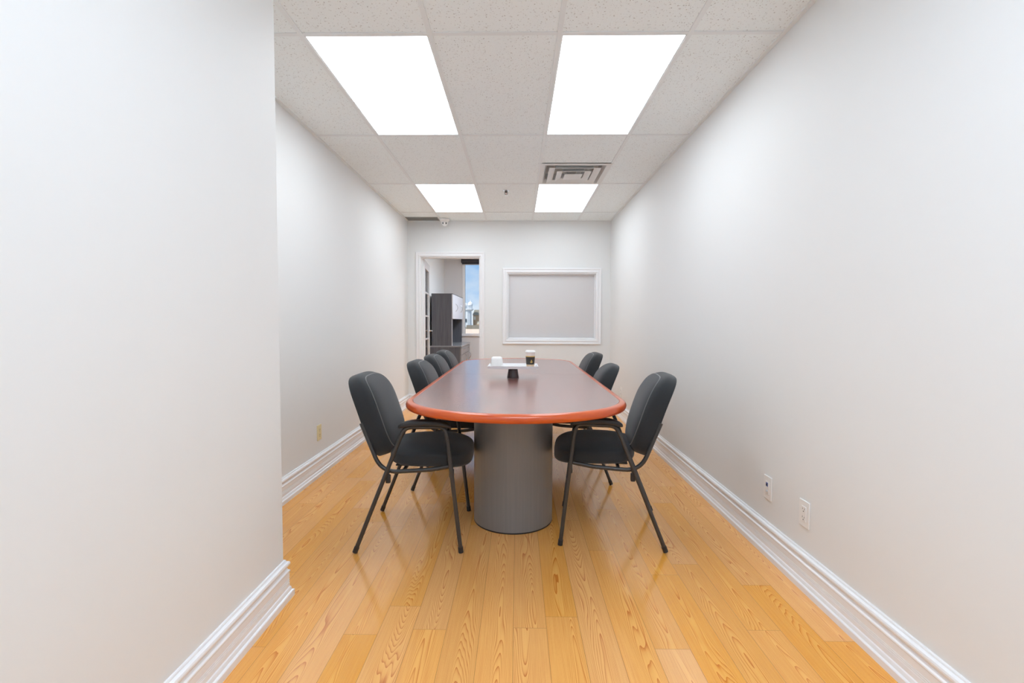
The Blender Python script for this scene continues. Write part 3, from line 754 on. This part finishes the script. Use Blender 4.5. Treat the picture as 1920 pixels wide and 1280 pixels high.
def bow(mb, p, axis, L_, out_):
    """bow handle centred at p, along axis, standing out along +x"""
    P = []
    for k in range(13):
        u = -1 + 2*k/12; q = Vector(p) + Vector(axis)*u*L_/2 + Vector((out_*(1-u*u), 0, 0)); P.append(q)
    mb.tube(P, 0.0055, 8)
for (y0, y1) in ((0.02, Lc/2-0.003), (Lc/2+0.003, Lc-0.02)):
    d = MB().box(bd-0.02, bd, y0, y1, 0.585, 0.715).build('drawer', M_front, base, bevel=0.0015)
    h = MB(); bow(h, (bd, (y0+y1)/2, 0.665), (0,1,0), 0.13, 0.03); h.build('handle', M_chrome, d, smooth=True)
    d = MB().box(bd-0.02, bd, y0, y1, 0.065, 0.578).build('door', M_front, base, bevel=0.0015)
    h = MB(); bow(h, (bd, y1-0.10, 0.50), (0,0,1), 0.13, 0.035); h.build('handle', M_chrome, d, smooth=True)
hut = thing('hutch', 'tall charcoal hutch with white upper doors standing on the office cabinet', 'cabinet', (-1.425, CY0, 0.745))
hd, hh = 0.355, 0.865
f = MB(); f.box(0, hd-0.02, 0, 0.02, 0, hh-0.012); f.box(0, hd-0.02, Lc-0.02, Lc, 0, hh-0.012); f.box(0, hd, 0, Lc, hh-0.012, hh); f.box(0.012, hd-0.02, 0.02, Lc-0.02, 0.445, 0.463)
f.build('body', M_greywood, hut)
f = MB(); f.box(0, 0.012, 0.02, Lc-0.02, 0.0, hh-0.012); f.build('back_panel', M_navy, hut)
MB().box(0.08, hd-0.025, 0.0202, 0.021, 0.005, 0.44).build('inner_side', M_navy, hut)
MB().box(hd-0.02, hd-0.012, -0.001, 0.0195, 0.0, 0.44).build('edge_strip', M_doorw, hut)
for (y0, y1) in ((0.0, Lc/2-0.002), (Lc/2+0.002, Lc)):
    d = MB().box(hd-0.018, hd, y0, y1, 0.447, hh-0.013).build('door', M_doorw, hut, bevel=0.0015)
    h = MB(); bow(h, (hd, (y0+y1)/2, 0.64), (0,0,1), 0.13, 0.035); h.build('handle', M_chrome, d, smooth=True)

# ------------------------------------------------------------------ outside the office window
M_ground = add_noise_bump(mat('street_ground', (0.25,0.25,0.24), 0.9), 0.3, 0.2)
struct(MB().box(-400, 400, 11, 700, -7.2, -7.0).build('floor_street', M_ground))
M_roof = mat('pale_flat_roof', (0.80, 0.60, 0.47), 0.9)
lb = thing('low_building', 'low peach flat-roofed building outside below the office window', 'building', (-14, 60, -7))
MB().box(-18, 22, 0, 60, 0, 6.0).build('walls', M_roof, lb); MB().box(-18.2, 22.2, -0.2, 60.2, 6.0, 6.4).build('parapet', M_roof, lb)
hv = thing('rooftop_unit', 'dark rooftop machinery on the low flat roof outside', 'air conditioner', (-11.5, 112, -0.6), 0)
f = MB(); f.box(-4.5, -1.2, 0, 2, 0, 1.0); f.box(-0.5, 4.5, 0, 2, 0, 0.9); f.build('casing', mat('rooftop_grey', (0.20,0.19,0.16), 0.8), hv)
f = MB(); f.box(-1.2, -0.5, 0.3, 1.7, 0.0, 0.5); f.build('duct', mat('rooftop_duct', (0.35,0.34,0.30), 0.7), hv)

M_stone = add_noise_bump(mat('white_stone', (0.62, 0.66, 0.70), 0.8), 0.6, 0.2)
M_dome = mat('white_dome', (0.85, 0.86, 0.88), 0.5)
M_dwin = mat('dark_window', (0.08,0.09,0.10), 0.3)
def dome_prof(r, z0):   # onion-topped cupola with spike
    return [(0, z0), (r*0.92, z0), (r, z0+r*0.35), (r*0.93, z0+r*0.8), (r*0.68, z0+r*1.15), (r*0.3, z0+r*1.4), (r*0.1, z0+r*1.6), (r*0.06, z0+r*2.1), (0, z0+r*2.3)]
tp = thing('domed_temple', 'white domed temple tower with small cupolas outside the office window', 'building', (-21.0, 200, -7))
f = MB(); f.lathe([(0,0),(1.55,0),(1.55,12.6),(0,12.6)], c=(0.2,0,0), n=8); f.box(-8, -1.0, 0.5, 8, 0, 12.8); f.build('tower', M_stone, tp)
MB().lathe([(0,12.6),(1.7,12.6),(2.3,13.1),(2.3,13.45),(0,13.45)], c=(0.3,0,0), n=8).build('cornice', M_dome, tp)
f = MB(); f.box(-8.2, -1.2, 0.3, 8, 12.8, 13.4); f.build('parapet', M_dome, tp)
f = MB()
for k in range(8):
    a = k*PI/4 + 0.39; f.tube([(1.25+0.85*math.cos(a), 0.85*math.sin(a), 13.4), (1.25+0.85*math.cos(a), 0.85*math.sin(a), 14.9)], 0.10, 8)
    f.tube([(-1.0+0.8*math.cos(a), 0.8*math.sin(a), 13.4), (-1.0+0.8*math.cos(a), 0.8*math.sin(a), 14.6)], 0.10, 8)
f.lathe([(0,13.4),(0.55,13.4),(0.55,14.9),(0,14.9)], c=(1.25,0,0), n=12); f.lathe([(0,13.4),(0.55,13.4),(0.55,14.6),(0,14.6)], c=(-1.0,0,0), n=12)
f.build('columns', M_stone, tp)
MB().lathe(dome_prof(1.1, 14.9), c=(1.25,0,0), n=24).build('dome', M_dome, tp, smooth=True)
MB().lathe(dome_prof(1.0, 14.6), c=(-1.0,0,0), n=24).build('dome', M_dome, tp, smooth=True)
MB().lathe(dome_prof(1.5, 15.4), c=(-2.6,3,0), n=24).build('dome', M_dome, tp, smooth=True)
MB().lathe([(0,12.8),(1.3,12.8),(1.3,15.4),(0,15.4)], c=(-2.6,3,0), n=24).build('drum', M_stone, tp, smooth=True)
for (x, z, w_, h_) in ((-0.5, 8.0, 0.7, 1.3), (0.7, 3.6+2.2, 0.7, 0.9), (-0.3, 4.6, 0.7, 0.8)):
    MB().box(x-w_/2, x+w_/2, -1.62, -1.40, z, z+h_).build('window', M_dwin, tp)
bb = thing('brick_building', 'tan brick building beside the white temple outside the window', 'building', (-18.9, 203, -7))
M_brick = add_noise_bump(mat('tan_brick', (0.55, 0.36, 0.22), 0.9), 2.0, 0.3); M_slate = mat('slate_roof', (0.24,0.22,0.18), 0.8)
f = MB(); f.box(0, 9, 0, 8, 0, 11.0); f.box(1.0, 3.0, -1.0, 0.2, 0, 8.8); f.build('walls', M_brick, bb)
f = MB(); f.add([(-0.2,-0.4,10.9),(9.2,-0.4,10.9),(9.2,8.2,10.9),(-0.2,8.2,10.9),(0.5,1.2,13.2),(8.6,1.2,13.2),(8.6,7,13.2),(0.5,7,13.2)], [(0,3,2,1),(4,5,6,7),(0,1,5,4),(1,2,6,5),(2,3,7,6),(3,0,4,7)])
f.build('roof', M_slate, bb)
M_pale2 = mat('pale_window_panel', (0.70,0.62,0.50), 0.6)
for x in (0.3, 1.8, 3.4, 5.0):
    MB().box(x, x+0.8, -0.15 if x != 1.8 else -1.1, 0.05, 8.9 if x != 1.8 else 7.0, 10.3 if x != 1.8 else 8.2).build('window', M_dwin if x > 3 else M_pale2, bb)
